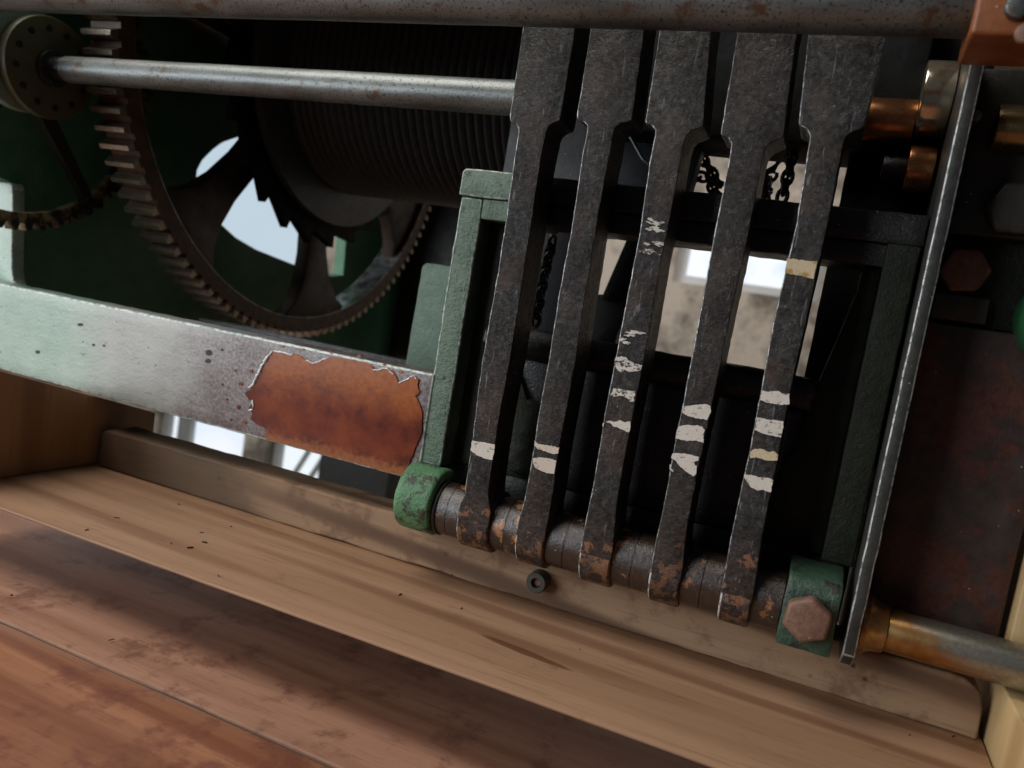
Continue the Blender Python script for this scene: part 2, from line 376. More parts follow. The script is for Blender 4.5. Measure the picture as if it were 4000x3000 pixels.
PINE = wood('pale_pine', (.3,.165,.091), (.41,.247,.15), (.14,.056,.025), 0, 30, dirt=(.2,.115,.06), dirt_amt=.6, ring=21, lines=.55, streak=((-.0415,-.0313),(.0155,-.0385),.0032))
PINEV = wood('pine_side', (.3,.16,.07), (.42,.24,.11), (.17,.07,.025), 2, 20, ring=10)
PINER = wood('pine_right', (.42,.28,.13), (.52,.36,.18), (.3,.18,.07), 2, 20, ring=8)
BEARER = wood('oily_timber', (.24,.14,.078), (.37,.24,.145), (.09,.045,.025), 0, 24, dirt=(.13,.065,.036), dirt_amt=.5, ring=26, rough=.75, lines=.9, stain_or_shade=(-.19,-.27))
PLANKA = wood('worn_plank', (.25,.115,.07), (.43,.235,.155), (.11,.042,.025), 0, 40, dirt=(.14,.055,.035), dirt_amt=.5, ring=16, rough=.38, lines=.35)
PLANKB = wood('red_plank', (.24,.09,.045), (.44,.205,.11), (.14,.04,.022), 0, 40, dirt=(.17,.055,.04), dirt_amt=.48, ring=18, rough=.34, lines=.5)
GROOVE = wood('dusty_gap', (.07,.052,.038), (.14,.11,.08), (.04,.03,.025), 0, 40)
# ---------------------------------------------------------------- the room
wall_c = plaster('stained_plaster', (.15,.125,.1), (.5,.43,.355), 8)
def struct(b, name, mat, ang=40): return tag(b.obj(name, mat, None, ang), kind='structure')
ROOM = (-3200, 2600, -2600, 1600, -1067, 1500)
x0, x1, y0, y1, z0, z1 = ROOM
struct(B().box(x0,x1,y0,y1+200,z0-60,z0), 'floor', wood('room_floor', (.1,.06,.04),(.18,.11,.07),(.05,.03,.02),0,8))
def wall_with_holes(holes):
    """back wall between rectangular window openings (x0,x1,z0,z1)"""
    xs = sorted({x0,x1,*[h[0] for h in holes],*[h[1] for h in holes]}); zs = sorted({z0,z1,*[h[2] for h in holes],*[h[3] for h in holes]})
    b = B(); bm = b.bm; V = {}
    def v(x, y, z):
        k = (x,y,z)
        if k not in V: V[k] = bm.verts.new(k)
        return V[k]
    solid = lambda i, j: 0 <= i < len(xs)-1 and 0 <= j < len(zs)-1 and not any(h[0] <= xs[i] and xs[i+1] <= h[1] and h[2] <= zs[j] and zs[j+1] <= h[3] for h in holes)
    for i in range(len(xs)-1):
        for j in range(len(zs)-1):
            if not solid(i,j): continue
            a, c, d, e = xs[i], xs[i+1], zs[j], zs[j+1]
            bm.faces.new((v(a,y1,d),v(c,y1,d),v(c,y1,e),v(a,y1,e))); bm.faces.new((v(a,y1+150,d),v(a,y1+150,e),v(c,y1+150,e),v(c,y1+150,d)))
            for (di,dj,p,q) in ((-1,0,(a,d),(a,e)),(1,0,(c,d),(c,e)),(0,-1,(a,d),(c,d)),(0,1,(a,e),(c,e))):
                if not solid(i+di,j+dj): bm.faces.new((v(p[0],y1,p[1]),v(q[0],y1,q[1]),v(q[0],y1+150,q[1]),v(p[0],y1+150,p[1])))
    return b
WIN = [(-2500,-1345,-150,1300), (-1925,-1548,-900,-520), (-1460,-1256,-900,-520), (-300,48,112,275)]
struct(wall_with_holes(WIN), 'back_wall', wall_c)
struct(B().box(x0-120,x0,y0,y1+150,z0,z1), 'left_wall', plaster('white_plaster', (.6,.58,.54),(.7,.68,.64)))
frame_m = iron('grey_window_frame', (.25,.25,.24), (.34,.34,.32), rough=(.5,.6), scale=20, specks=False, bump=.1)
frame_w = iron('white_window_frame', (.5,.5,.5), (.6,.6,.6), rough=(.5,.6), scale=20, specks=False, bump=.1)
def window(i, label, mat, bars, fm, diag=()):
    a, b_, c, d = WIN[i]; t = thing('window', label, 'window', (a,y1+60,c))
    f = B()
    for q in ((a,a+22,c,d),(b_-22,b_,c,d),(a+22,b_-22,c,c+22),(a+22,b_-22,d-22,d)): f.box(q[0],q[1],y1+40,y1+90,q[2],q[3])
    f.obj('window_frame', fm, t)
    B().box(a+20,b_-20,y1+66,y1+72,c+20,d-20).obj('pane', mat, t)
    for x in bars: B().box(x[0],x[1],y1+42,y1+64,c+22,d-22).obj('glazing_bar', fm, t)
    for (xa,xb,w) in diag:
        B().prism([(xa,c+22),(xa+w,c+22),(xb+w,d-22),(xb,d-22)], 'y', y1+44, y1+62).obj('glazing_bar', fm, t)
    return t
window(0, 'large pale window seen through the gap in the big toothed wheel', glow('sky_pane', (.5,.63,.72), (.62,.68,.76), 1.0, .5), [], frame_m)
window(1, 'bright low window with one grey bar, seen under the chipped bar', glow('white_pane', (.72,.84,1), (1,1,1), 1.0, 2.5), [(-1862,-1806)], frame_m)
window(2, 'bright low window with slanting bars, seen under the chipped bar', glow('white_pane_b', (.72,.84,.95), (.95,1,1), 1.0, 2.5), [], frame_m, [(-1500,-1330,12),(-1440,-1270,12),(-1380,-1210,12)])
window(3, 'bright blue white window seen between the marked levers', glow('blue_pane', (.36,.5,.8), (.9,.95,1), 1.05, 6, (1,1,.8), .36, .56), [(-216,-204)], frame_w)
# ---------------------------------------------------------------- timber under the machine
BX = (-1100, 800)
fl = thing('plank_floor', None, None, (-100,-100,-217)); fl['kind'] = 'structure'
for (a, c, mt, dz) in ((-246,-109.5,PLANKB,0),(-385,-249,PLANKB,.8),(-107.4,34,PLANKA,-.6),(37,176,PLANKA,.3),(179,292,PLANKB,0)):
    B().box(BX[0],BX[1],a,c,-255,-217+dz).bevel(2.2,2).rough(26,.8,.03,5).obj('plank', mt, fl)
B().box(BX[0],BX[1],-400,290,-262,-219).obj('sub_floor', GROOVE, fl)
# thin ledge with an undercut nose, side boards, bearer
led = B().prism([(-77,-172),(88,-172),(88,-184),(-52,-184),(-77,-173.6)], 'x', -410, 202).bevel(.5,2).rough(30,.25,.03,5).obj('ledge_board', PINE)
tag(led, 'pale pine board lying flat under the levers with long brown grain', 'board')
lb = B().prism([(-90,-171.6),(85,-171.6),(85,-136),(-90,-86.5)], 'x', -410, -390).bevel(1.2,2).obj('side_board', PINEV)
tag(lb, 'orange brown pine board standing upright under the green end of the bar', 'board')
rb = B().prism([(-110,-190),(85,-190),(85,60),(31.5,60),(31.5,-140.5),(-110,-140.5)], 'x', 203, 221).bevel(1.2,2).obj('side_board', PINER)
tag(rb, 'yellow pine board standing upright beside the dark brown casting', 'board')
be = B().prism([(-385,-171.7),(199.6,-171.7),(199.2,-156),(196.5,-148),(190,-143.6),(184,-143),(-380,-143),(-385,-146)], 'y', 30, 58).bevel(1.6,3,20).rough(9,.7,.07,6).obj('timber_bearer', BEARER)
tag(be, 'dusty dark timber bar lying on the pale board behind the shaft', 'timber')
for q, w in ((-385,'one'),(190,'two')): pass
p = on_y(2105,2268,27)
nt = thing('steel_nut', 'small grey steel nut on the timber below the second lever', 'nut', (p.x,29,p.z))
hexp = lambda cx, cz, r, a0=0: [(cx+r*math.cos(a0+k*math.pi/3), cz+r*math.sin(a0+k*math.pi/3)) for k in range(6)]
nb = B(); nb.lathe('y', (p.x,0,p.z), [(29.6,6.2),(22.5,6.2),(21.5,5.6),(21.5,3.0),(25,2.8)], 24, caps=False); nb.obj('nut_body', BOLTD, nt)
B().cyl('y', (p.x,0,p.z), 2.7, 29.5, 24, 16).obj('bolt_end', BOLTM, nt)
# ---------------------------------------------------------------- the near casting: long bar
bar = thing('bar_casting', 'long pale green bar worn to bare rust beside the left post', 'casting', (0,25,0))
out = [(-620,-118),(-116,-118),(-116,-51.4),(-620,-51.4)]
B().prism(out, 'y', 25, 47).bevel(1.4,3,25).rough(9,.42,.09,7,.5).obj('bar', BAR, bar, edge=BEDGE)
B().prism([(-640,-60),(-505,-60),(-516,-55.5),(-522,-50),(-525,-42),(-533,24),(-536,28),(-640,28)], 'y', 50, 61).bevel(1.4,3,25).rough(9,.42,.09,6,.5).obj('end_upright', BAR, bar, edge=BEDGE)
rp_px = [(1062,1372),(1085,1380),(1110,1378),(1135,1386),(1160,1384),(1175,1392),(1200,1408),(1222,1418),(1250,1408),(1270,1398),(1300,1394),(1345,1402),(1400,1412),(1432,1418),(1455,1430),(1464,1452),(1478,1442),(1512,1440),(1530,1446),(1545,1468),(1556,1492),(1570,1490),(1590,1480),(1612,1470),(1635,1480),(1632,1505),(1640,1530),(1622,1548),(1640,1575),(1650,1620),(1648,1680),(1640,1710),(1620,1760),(1600,1810),(1578,1862),(1500,1842),(1380,1808),(1260,1776),(1150,1748),(1080,1730),(1042,1718),(1030,1700),(1048,1680),(1010,1660),(980,1640),(985,1612),(972,1596),(988,1575),(968,1552),(958,1535),(985,1520),(1000,1495),(1020,1450),(1040,1410)]
def ragged(pts, amp, step, seed):
    """break an outline of (x,z) into short pieces with an irregular edge"""
    r = random.Random(seed); o = []
    n = len(pts)
    for i in range(n):
        a, c = pts[i], pts[(i+1)%n]; L = math.hypot(c[0]-a[0], c[1]-a[1]); k = max(1, int(L/step))
        nx, nz = -(c[1]-a[1])/max(L,1e-6), (c[0]-a[0])/max(L,1e-6)
        for j in range(k):
            t = j/k; d = r.uniform(-amp,amp) if j else r.uniform(-amp,amp)*.4
            o.append((a[0]+(c[0]-a[0])*t+nx*d, a[1]+(c[1]-a[1])*t+nz*d))
    return o
rp = [on_y(a,c,24.4) for a, c in rp_px]; rp = [(p.x,max(p.z,-117)) for p in rp]
B().prism(ragged(rp,.5,1.6,3), 'y', 24.0, 25.6).obj('rust_patch', RUSTP, tag(bar), 30)
CHIP = M('lit_lifted_paint_edge').done((.72,.73,.74), .3, 0, .7)  # pale colour puts the highlight into the lifted paint edge
def chip(px, r, seed):
    rr = random.Random(seed); pts = []
    P = [on_y(a,c,23.9) for a, c in px]
    for a, c in zip(P, P[1:]):
        n = max(2, int((c-a).length/1.1))
        for k in range(n): pts.append(a.lerp(c,k/n)+Vector((rr.uniform(-.3,.3),rr.uniform(-.1,.1),rr.uniform(-.3,.3))))
    B().tube(pts, [r*rr.uniform(.45,1.3) for _ in pts], 6).obj('paint_edge', CHIP, bar, 60)
SCAR = iron('dark_scar', (.012,.01,.009), (.03,.022,.018), rough=(.5,.7), scale=300, specks=False)
for q, (cx_, cz_, w_, h_) in enumerate(((815,1378,13,12),(812,1410,12,9),(313,1268,11,6),(866,1366,5,5),(146,1375,9,7),(365,1347,5,5),(405,1350,5,4))):
    a = [on_y(cx_+w_*math.cos(k*.785), cz_+h_*math.sin(k*.785), 24.7) for k in range(8)]
    B().prism(ragged([(p.x,p.z) for p in a],.2,.8,q), 'y', 24.6, 25.3).obj('paint_scar', SCAR, bar)
for q, (cx_, cz_, w_, h_) in enumerate(((940,1500,9,7),(932,1592,7,9),(955,1650,10,7),(918,1448,5,6),(1100,1353,9,4),(1182,1364,7,4),(1402,1392,8,5),(1566,1452,8,6),(886,1560,5,5),(900,1640,4,5),(1290,1376,6,3),(1500,1424,6,4),(868,1500,4,4),(980,1450,6,8))):
    a = [on_y(cx_+w_*math.cos(k*.785+q), cz_+h_*math.sin(k*.785+q), 24.7) for k in range(8)]
    B().prism(ragged([(p.x,p.z) for p in a],.3,.8,q+40), 'y', 24.55, 25.3).obj('rust_spot', RUSTP, bar)
chip([(1064,1374),(1045,1395),(1018,1440),(1000,1480),(990,1502),(975,1515)], 1.0, 1)
chip([(1052,1383),(1030,1418),(1008,1462),(988,1500),(970,1518)], 1.1, 9)
chip([(1068,1372),(1110,1377),(1135,1385),(1150,1383)], .6, 2)
chip([(1195,1408),(1225,1420),(1262,1404),(1290,1395)], .45, 5)
chip([(985,1562),(990,1580),(984,1600),(966,1604)], .7, 6)
chip([(1458,1446),(1474,1444),(1510,1438),(1540,1466)], .4, 7)
chip([(1560,1494),(1590,1482),(1615,1468),(1630,1484)], .4, 8)
# ---------------------------------------------------------------- lever frame
fr = thing('iron_stand', 'green painted iron stand behind the row of levers', 'stand', (5,26,-110))
lpo = B().prism([(-117.5,-106),(-103.2,-106),(-102.6,44),(-102.8,55.5),(-117,55.5),(-117.6,20)], 'y', 26, 62).bevel(1.1,3,25).rough(7,.5,.11,7,.6).obj('post', POSTG, fr, edge=PEDGE)
B().prism([(115,-104),(130,-104),(130,57),(115,57)], 'y', 26, 62).bevel(1.1,3).rough(8,.4,.1,7,.6).obj('post', OLIVE, fr).__setitem__('label','oily olive right post')
B().prism([(-118.4,56.2),(-66,56.2),(-66,72),(-116.5,72),(-118.4,70)], 'y', 25, 66).bevel(1,3).rough(7,.4,.11,7,.6).obj('cap', POSTG, fr, edge=PEDGE)
B().prism([(-102.6,44),(-66,44),(-66,55.6),(-102.6,55.6)], 'y', 26.5, 62).bevel(.6,2).rough(7,.3,.11,7,.6).obj('top_rail', POSTG, fr)
B().prism([(-66,57),(131,57),(131,72.2),(-66,72.2)], 'y', 28, 68).bevel(1,2).rough(9,.5,.1,6).obj('crossbar', GREASE, fr)
B().prism([(-66,45.5),(126,45.5),(126,57),(-66,57)], 'y', 30, 64).bevel(1.4,2).rough(8,.7,.1,6).obj('crossbar_lip', GREASE, fr)
B().prism([(-102.4,-104),(-40,-104),(-58,-60),(-84,-15),(-90,20),(-92,44),(-102.4,44)], 'y', 40, 52).bevel(.8,2).rough(9,.4,.1,6).obj('web', OLIVE, fr)
B().prism([(115,-104),(115,45.4),(108,45.4),(106.2,43),(106.4,33),(97,-16),(91.6,-52),(80,-84),(66,-104)], 'y', 38, 52).bevel(.8,2).rough(9,.5,.1,6).obj('web', OLIVE, fr)
B().box(-116,130,44,60,-150,-105).bevel(1.5,2).rough(14,.6,.06,6).obj('bottom_rail', GREASE, fr)
B().box(-100,114,43.4,60,-104.6,-27).bevel(1.5,2).rough(14,.8,.06,6).obj('lower_panel', GREASE, fr)
B().prism([(-61,-101),(-38,-101),(-38,-57),(-59,-56)], 'y', 36, 44.5).bevel(1,2).rough(5,.8,.15,6).obj('lug', OLIVE, fr)
bo = B(); bo.lathe('x', (0,18,-124.5), [(-117,18.2),(-116.4,19.3),(-115.4,19.9),(-95,19.9),(-94,19.3),(-93.4,18.5)], 64); bo.rough(5,.3,.12,4)
bo.obj('boss', BOSSG, fr)
B().prism([(26,-104),(20,-104.5),(12,-105.5),(4,-108),(-.5,-112),(-2,-117),(-2,-142),(26,-142)], 'x', 101.6, 126.4).bevel(.9,2,25).rough(5,.4,.12,6).obj('boss', green_paint('teal_green_paint',(.016,.045,.026),(.045,.085,.052),amt=.52,rough=(.28,.4)), fr)
def bolt(name, cx, cz, y, r, h, mat, parent, a0=.2):
    b = B().prism(hexp(cx,cz,r,a0), 'y', y-h, y); b.bevel(r*.16,3,25).rough(r*.25,.35,.25,4); o = b.obj(name, mat, parent)
    return o
bolt('hex_bolt', 113.5, -125.2, -2, 11.6, 7.5, BOLTM, fr, .45)
# ---------------------------------------------------------------- shaft with spacer collars
sh = thing('lever_shaft', 'dark oily shaft with worn collars carrying the five levers', 'shaft', (5,18,-127))
AX = (0,18,-127)
B().cyl('x', AX, 12, -93, 101.5, 40).obj('spindle', SHAFTM, sh)
# ---------------------------------------------------------------- levers
# left and right edge of each lever's front as (x,z) read on the plane y = 0
def P0(l): return [(on_y(a,c,0).x, on_y(a,c,0).z) for a, c in l]
LV = [
 dict(L=[(2048,40),(2040,120),(1990,455),(1993,474),(2012,484),(2024,500),(2025,515),(2009,614),(1977,848),(1946,1050),(1882,1418),(1863,1557),(1844,1721),(1825,1842),(1814,1930)],
      R=[(2255,40),(2245,120),(2190,455),(2184,470),(2160,478),(2143,492),(2133,515),(2113,608),(2069,905),(2041,1082),(1996,1380),(1946,1646),(1932,1737),(1906,1930)], hub=(-75.6,-56.0), t=25),
 dict(L=[(2318,40),(2305,125),(2253,450),(2255,466),(2280,476),(2293,490),(2292,512),(2275,601),(2230,905),(2184,1140),(2145,1393),(2105,1607),(2087,1734),(2058,1900),(2047,1956)],
      R=[(2525,40),(2515,130),(2468,468),(2452,476),(2425,480),(2406,492),(2396,515),(2382,601),(2336,836),(2307,1024),(2275,1209),(2250,1393),(2217,1575),(2184,1748),(2163,1900),(2155,1956)], hub=(-39.2,-22.6), t=25),
 dict(L=[(2583,40),(2575,130),(2520,470),(2524,484),(2545,490),(2559,508),(2557,530),(2537,633),(2499,900),(2452,1144),(2416,1335),(2394,1445),(2362,1618),(2347,1716),(2315,1900),(2301,1965)],
      R=[(2790,40),(2775,150),(2745,492),(2728,500),(2700,508),(2680,530),(2668,565),(2623,823),(2579,1031),(2539,1270),(2510,1430),(2467,1647),(2454,1709),(2421,1900),(2410,1965)], hub=(-2.0,15.0), t=25.5),
 dict(L=[(2890,40),(2878,145),(2815,520),(2818,530),(2845,540),(2856,560),(2855,580),(2796,880),(2727,1260),(2662,1600),(2639,1712),(2590,1988),(2568,2080)],
      R=[(3130,40),(3110,150),(3060,535),(3040,542),(3010,556),(2990,575),(2982,600),(2930,880),(2847,1260),(2777,1600),(2749,1729),(2718,1879),(2697,1988),(2680,2080)], hub=(36.2,52.0), t=25),
 dict(L=[(3170,40),(3155,150),(3120,475),(3124,490),(3152,505),(3163,530),(3161,552),(3109,880),(3020,1260),(2973,1519),(2926,1766),(2889,1930),(2850,2120)],
      R=[(3480,40),(3458,165),(3375,495),(3355,505),(3325,515),(3304,535),(3294,560),(3232,880),(3148,1260),(3084,1538),(3037,1801),(3008,1935),(2974,2120)], hub=(72.4,87.6), t=26)]
LAB = ['black iron lever with one broad white paint band, nearest the green post',
       'black iron lever with two white paint bands close together near its foot',
       'black iron lever with six scratched and flaking white paint bands',
       'black iron lever with three clean white paint bands close together',
       'black iron lever with a lone white band high up and four below']
def ragmark(pts, y=0): return [(on_y(a,c,y).x, on_y(a,c,y).z) for a, c in pts]
z5 = lambda l: [(1300+.633*a,1000+.633*c) for a, c in l]
z7 = lambda l: [(2000+.3617*a,1300+.3617*c) for a, c in l]
z2 = lambda l: [(2000+.3617*a,800+.3617*c) for a, c in l]
z6 = lambda l: [(2600+.633*a,1000+.633*c) for a, c in l]
z8 = lambda l: [(2700+.3617*a,700+.3617*c) for a, c in l]
z9 = lambda l: [(2700+.3617*a,1700+.3617*c) for a, c in l]
CLEAN = paint_mat('white_band_paint', cover=.43); CREAM = paint_mat('yellowed_band_paint', (.68,.54,.36), stain_or_shade=(.42,.24,.06), cover=.4, st=.55)
FLAKY = paint_mat('flaked_band_paint', (.72,.66,.59), cover=.49); PINKW = paint_mat('stained_band_paint', (.7,.59,.5), stain_or_shade=(.2,.09,.04), cover=.4, st=.56)
def strokes(px_list, n, w, seed):
    """a band of dry brush strokes: several thin slivers along each given line"""
    r = random.Random(seed); out = []
    for (a, c) in px_list:
        for k in range(n):
            t0 = r.uniform(0,.55); t1 = min(1, t0+r.uniform(.2,.6)); off = r.uniform(-w,w)
            m_ = 5; up, lo = [], []
            for j in range(m_+1):
                t = t0+(t1-t0)*j/m_; x = a[0]+(c[0]-a[0])*t; y = a[1]+(c[1]-a[1])*t+off+r.uniform(-3,3)
                h = r.uniform(2.5,7)*math.sin(math.pi*(j+.4)/(m_+.8))
                up.append((x,y-h)); lo.append((x,y+h))
            out.append(up+lo[::-1])
    return out
MARKS = [
 [([z5([(860,1140),(930,1150),(998,1165),(995,1205),(985,1258),(940,1250),(890,1230),(850,1200)])], CLEAN)],
 [([z7([(245,1160),(275,1195),(340,1210),(430,1222),(508,1240),(500,1300),(455,1312),(400,1295),(330,1270),(270,1250),(240,1210)])], PINKW),
  ([z7([(225,1355),(290,1345),(370,1350),(478,1380),(470,1440),(450,1526),(380,1515),(300,1485),(250,1460),(225,1400)])], PINKW)],
 [(strokes([z2([(1430,165),(1680,210)]),z2([(1410,240),(1675,285)])], 4, 11, 1)+[z2([(1480,262),(1530,250),(1590,262),(1660,285),(1640,300),(1560,280),(1490,278)])], FLAKY),
  (strokes([z2([(1375,410),(1640,440)]),z2([(1360,480),(1610,540)])], 3, 9, 2)+[z2([(1365,490),(1440,475),(1520,500),(1605,535),(1600,550),(1500,520),(1420,500),(1370,510)]),z2([(1560,430),(1600,398),(1640,430),(1610,442)])], FLAKY),
  (strokes([z2([(1185,1385),(1455,1395)]),z2([(1150,1480),(1340,1470)])], 3, 10, 3)+[z2([(1270,1350),(1330,1360),(1455,1395),(1400,1392),(1300,1375)])], FLAKY),
  ([z7([(1110,290),(1128,262),(1180,252),(1240,270),(1260,300),(1330,330),(1405,352),(1400,385),(1385,412),(1330,420),(1270,425),(1215,400),(1170,425),(1130,390),(1105,345)])], FLAKY),
  ([z7([(1095,600),(1130,590),(1180,612),(1240,620),(1330,630),(1330,670),(1310,700),(1320,740),(1275,745),(1240,705),(1180,680),(1110,690),(1058,672),(1085,640)]),z7([(1130,790),(1145,788),(1140,805)]),z7([(1290,795),(1310,800),(1295,808)])], FLAKY),
  ([z7([(1010,965),(1050,950),(1100,965),(1170,945),(1210,965),(1280,960),(1280,1020),(1262,1080),(1200,1050),(1130,1015),(1090,1010),(1060,975)]),z7([(975,985),(1000,968),(985,1020)])], CLEAN)],
 [([z7([(1850,800),(1890,790),(1980,775),(2090,770),(2140,790),(2145,860),(2110,940),(2000,925),(1900,900),(1840,860)])], CLEAN),
  ([z7([(1800,1010),(1890,995),(2040,1005),(2085,1050),(2065,1100),(2068,1185),(1970,1165),(1870,1165),(1768,1140),(1778,1060)])], CLEAN),
  ([z7([(1732,1305),(1800,1300),(1900,1310),(2015,1340),(2010,1385),(1970,1390),(1975,1430),(2000,1440),(1985,1530),(1955,1550),(1900,1510),(1820,1450),(1770,1380),(1718,1350)]),z7([(1700,1425),(1722,1420),(1715,1460),(1745,1490),(1735,1505),(1705,1480)])], CLEAN)],
 [([z8([(1035,858),(1120,862),(1230,880),(1360,884),(1350,960),(1335,1000),(1318,1078),(1250,1060),(1150,1035),(1015,1015),(1022,940)])], CREAM),
  ([z6([(595,830),(640,838),(690,830),(720,850),(765,850),(763,915),(690,920),(582,890)])], CLEAN),
  ([z6([(565,995),(640,1010),(728,1022),(727,1050),(713,1120),(620,1100),(550,1075)])], CLEAN),
  ([z9([(640,180),(690,145),(760,150),(830,180),(900,175),(940,215),(930,275),(860,275),(780,262),(700,238),(640,250),(630,215)])], CREAM),
  ([z9([(575,422),(640,430),(760,460),(850,465),(888,490),(870,550),(858,618),(780,590),(720,600),(640,560),(618,520),(568,452)])], CLEAN)]]
for i, q in enumerate(LV):
    L, R = P0(q['L']), P0(q['R']); ha, hb = q['hub']
    t = thing('lever', LAB[i], 'lever', ((ha+hb)/2,18,-127), 'black iron levers on the shaft')
    outl = L+[(ha,-118),(ha,-126)]+[(hb,-126),(hb,-118)]+R[::-1]
    b = B().prism(outl, 'y', 0, q['t']); b.bevel(.55,2,22)
    for f in b.bm.faces:
        if f.material_index and f.normal.x > -.15: f.material_index = 0  # rubbed metal only on bevels facing the side window, its light painted in
    b.rough(4.5,.26,.2,7,.25)
    b.obj('bar', IRON, t, 32, edge=EDGE)
    h = B(); w = .9
    h.lathe('x', (0,18,-127), [(ha,17.0),(ha+.3,17.5),(ha+w,17.95),(hb-w,17.95),(hb-.3,17.5),(hb,17.0)], 96); h.rough(6,.14,.2,3)
    for f in h.bm.faces:
        if f.calc_center_median().x < ha+w: f.material_index = 1  # highlight on the hub's left bevel, painted as a pale edge
    h.obj('hub', IRON, t, 20, edge=HEDGE)
    for k, (polys, mt) in enumerate(MARKS[i]):
        b = B()
        for j, pl in enumerate(polys):
            o = ragmark(pl, -.3); b.prism(ragged(o,.22,.75,i*31+k*7+j), 'y', -.34-.02*j, .3)
        b.obj('paint_band', mt, t, 30)
# spacer collars between the hubs
ed = [-93]+[v for q in LV for v in q['hub']]+[101.4]
for a, c in zip(ed[0::2], ed[1::2]):
    mid = (a+c)/2
    spans = [(a+.15,c-.15)] if c-a < 14 else [(a+.15,mid-.08),(mid+.08,c-.15)]
    for s0, s1 in spans: B().lathe('x', AX, [(s0,15.2),(s0+.12,15.5),(s1-.12,15.5),(s1,15.2)], 96).rough(6,.1,.2,3).obj('collar', SHAFTM, sh, 12)
B().cyl('x', AX, 16.6, -93, -90.6, 64, .8).obj('washer', GREASE, sh)
# ---------------------------------------------------------------- rods
tr = thing('top_rod', 'thick dull steel rod lying across the tops of the levers', 'rod', (-200,-35,146))
tb = B(); tb.cyl('x', (0,-35,146.2), 13.8, -620, 127, 48); tb.rough(16,.25,.04,5); tb.obj('rod', STEEL, tr)
ar = thing('arbor', 'steel rod with a drilled disc at its left end behind the levers', 'rod', (-300,40,117.5))
rb_ = B(); rb_.lathe('x', (0,40,117.5), [(-470,9.6),(-300,9.8),(-80,10.2)], 48); rb_.rough(14,.2,.05,5); rb_.obj('rod', STEEL, ar)
B().cyl('x', (0,40,117.5), 8.8, -492, -466, 32).obj('rod_end', GREASE, ar)
B().cyl('x', (0,40,117.5), 13.5, -489, -484, 40, 1).obj('collar', DARKIRON, ar)
B().cyl('x', (0,40,117.5), 37.5, -496, -488, 72, 1).obj('disc', DISCM, ar)
for k in range(12):
    a = k*math.pi/6+.2; y_, z_ = 40+29*math.cos(a), 117.5+29*math.sin(a)
    B().cyl('x', (0,y_,z_), 2.6, -488.6, -487.2, 14, .3).obj('pin', GREASE, ar)
def toothed(n, rt, rr, c, frac=(.0,.18,.5,.68)):
    o = []
    for k in range(n):
        for f, r in zip(frac, (rr,rt,rt,rr)):
            a = 2*math.pi*(k+f)/n; o.append((c[0]+r*math.cos(a), c[1]+r*math.sin(a)))
    return o
def circ(like, c, r): return [(c[0]+r*(p[0]-c[0])/math.hypot(p[0]-c[0],p[1]-c[1]), c[1]+r*(p[1]-c[1])/math.hypot(p[0]-c[0],p[1]-c[1])) for p in like]
sg = thing('spoked_gear', 'small dark spoked gear behind the drilled disc', 'gear', (-515,36,115))
o = toothed(64,124,118,(36,115)); B().ring(-521,-512,(36,115),o,circ(o,(36,115),110)).obj('toothed_rim', rust_steel('brassy_gear',(.3,.24,.13),(.03,.026,.02),.4,(.3,.5),.6), sg, 20)
for k in range(5):
    a = math.radians(-52+72*k); d = Vector((0,math.cos(a),math.sin(a))); n_ = Vector((0,-math.sin(a),math.cos(a))); c_ = Vector((-516,36,115))
    b = B(); pts = [c_+d*10+n_*7, c_+d*111+n_*4, c_+d*111-n_*4, c_+d*10-n_*7]
    b.prism([(p.y,p.z) for p in pts], 'x', -520, -513).obj('spoke', DARKIRON, sg)
# bearing boss of pale green behind the disc, at the picture's edge
bb = B().cyl('x', (0,27,120), 39, -508, -498, 64, 2).obj('bearing_flange', BLUEGR)
tag(bb, 'pale green round flange half hidden behind the drilled disc', 'flange')
# ---------------------------------------------------------------- great wheel, ratchet and drum
GC = (330,199)
gw = thing('great_wheel', 'large rusty toothed wheel with open spokes behind the bar', 'gear', (-465,330,199))
o = toothed(122,279,269.5,GC,(0,.2,.46,.66)); B().ring(-481,-449,GC,o,circ(o,GC,256)).obj('toothed_rim', GEARM, gw, 20)
for k in range(7):
    a = math.radians(227.8+360/7*k); d = Vector((0,math.cos(a),math.sin(a))); n_ = Vector((0,-math.sin(a),math.cos(a))); c_ = Vector((0,*GC))
    prof = [(50,22),(150,15),(185,17),(215,24),(238,38),(257,62)]
    pts = [c_+d*r+n_*w for r, w in prof]+[c_+d*r-n_*w for r, w in prof[::-1]]
    B().prism([(p.y,p.z) for p in pts], 'x', -474, -456).bevel(2,2).obj('spoke', SPOKEM, gw)
B().cyl('x', (0,*GC), 70, -490, -440, 64, 3).obj('hub', DARKIRON, gw)
dr = thing('rope_drum', 'wide dark drum wound with rope beside the big toothed wheel', 'drum', (-290,330,199))
prof = [(-425,40),(-425,150),(-417,150),(-416,113)]
x = -414.0
while x < -160:
    for f, r in ((0,110.4),(.25,113.6),(.5,115),(.75,113.6)): prof.append((x+8.4*f,r))
    x += 8.4
prof += [(x,112),(x+.5,119),(x+5,119),(x+5.5,40)]
B().lathe('x', (0,*GC), prof, 110, False).obj('drum_barrel', DRUM, dr, 25)
rat = []
for k in range(26):
    for f, r in ((0,175),(.86,161),(.98,162)):
        a = -2*math.pi*(k+f)/26; rat.append((GC[0]+r*math.cos(a), GC[1]+r*math.sin(a)))
B().ring(-440,-431,GC,rat,circ(rat,GC,60)).obj('ratchet', SOOT, dr, 20)
B().cyl('x', (0,*GC), 24, -560, -60, 32).obj('arbor', DARKIRON, dr)
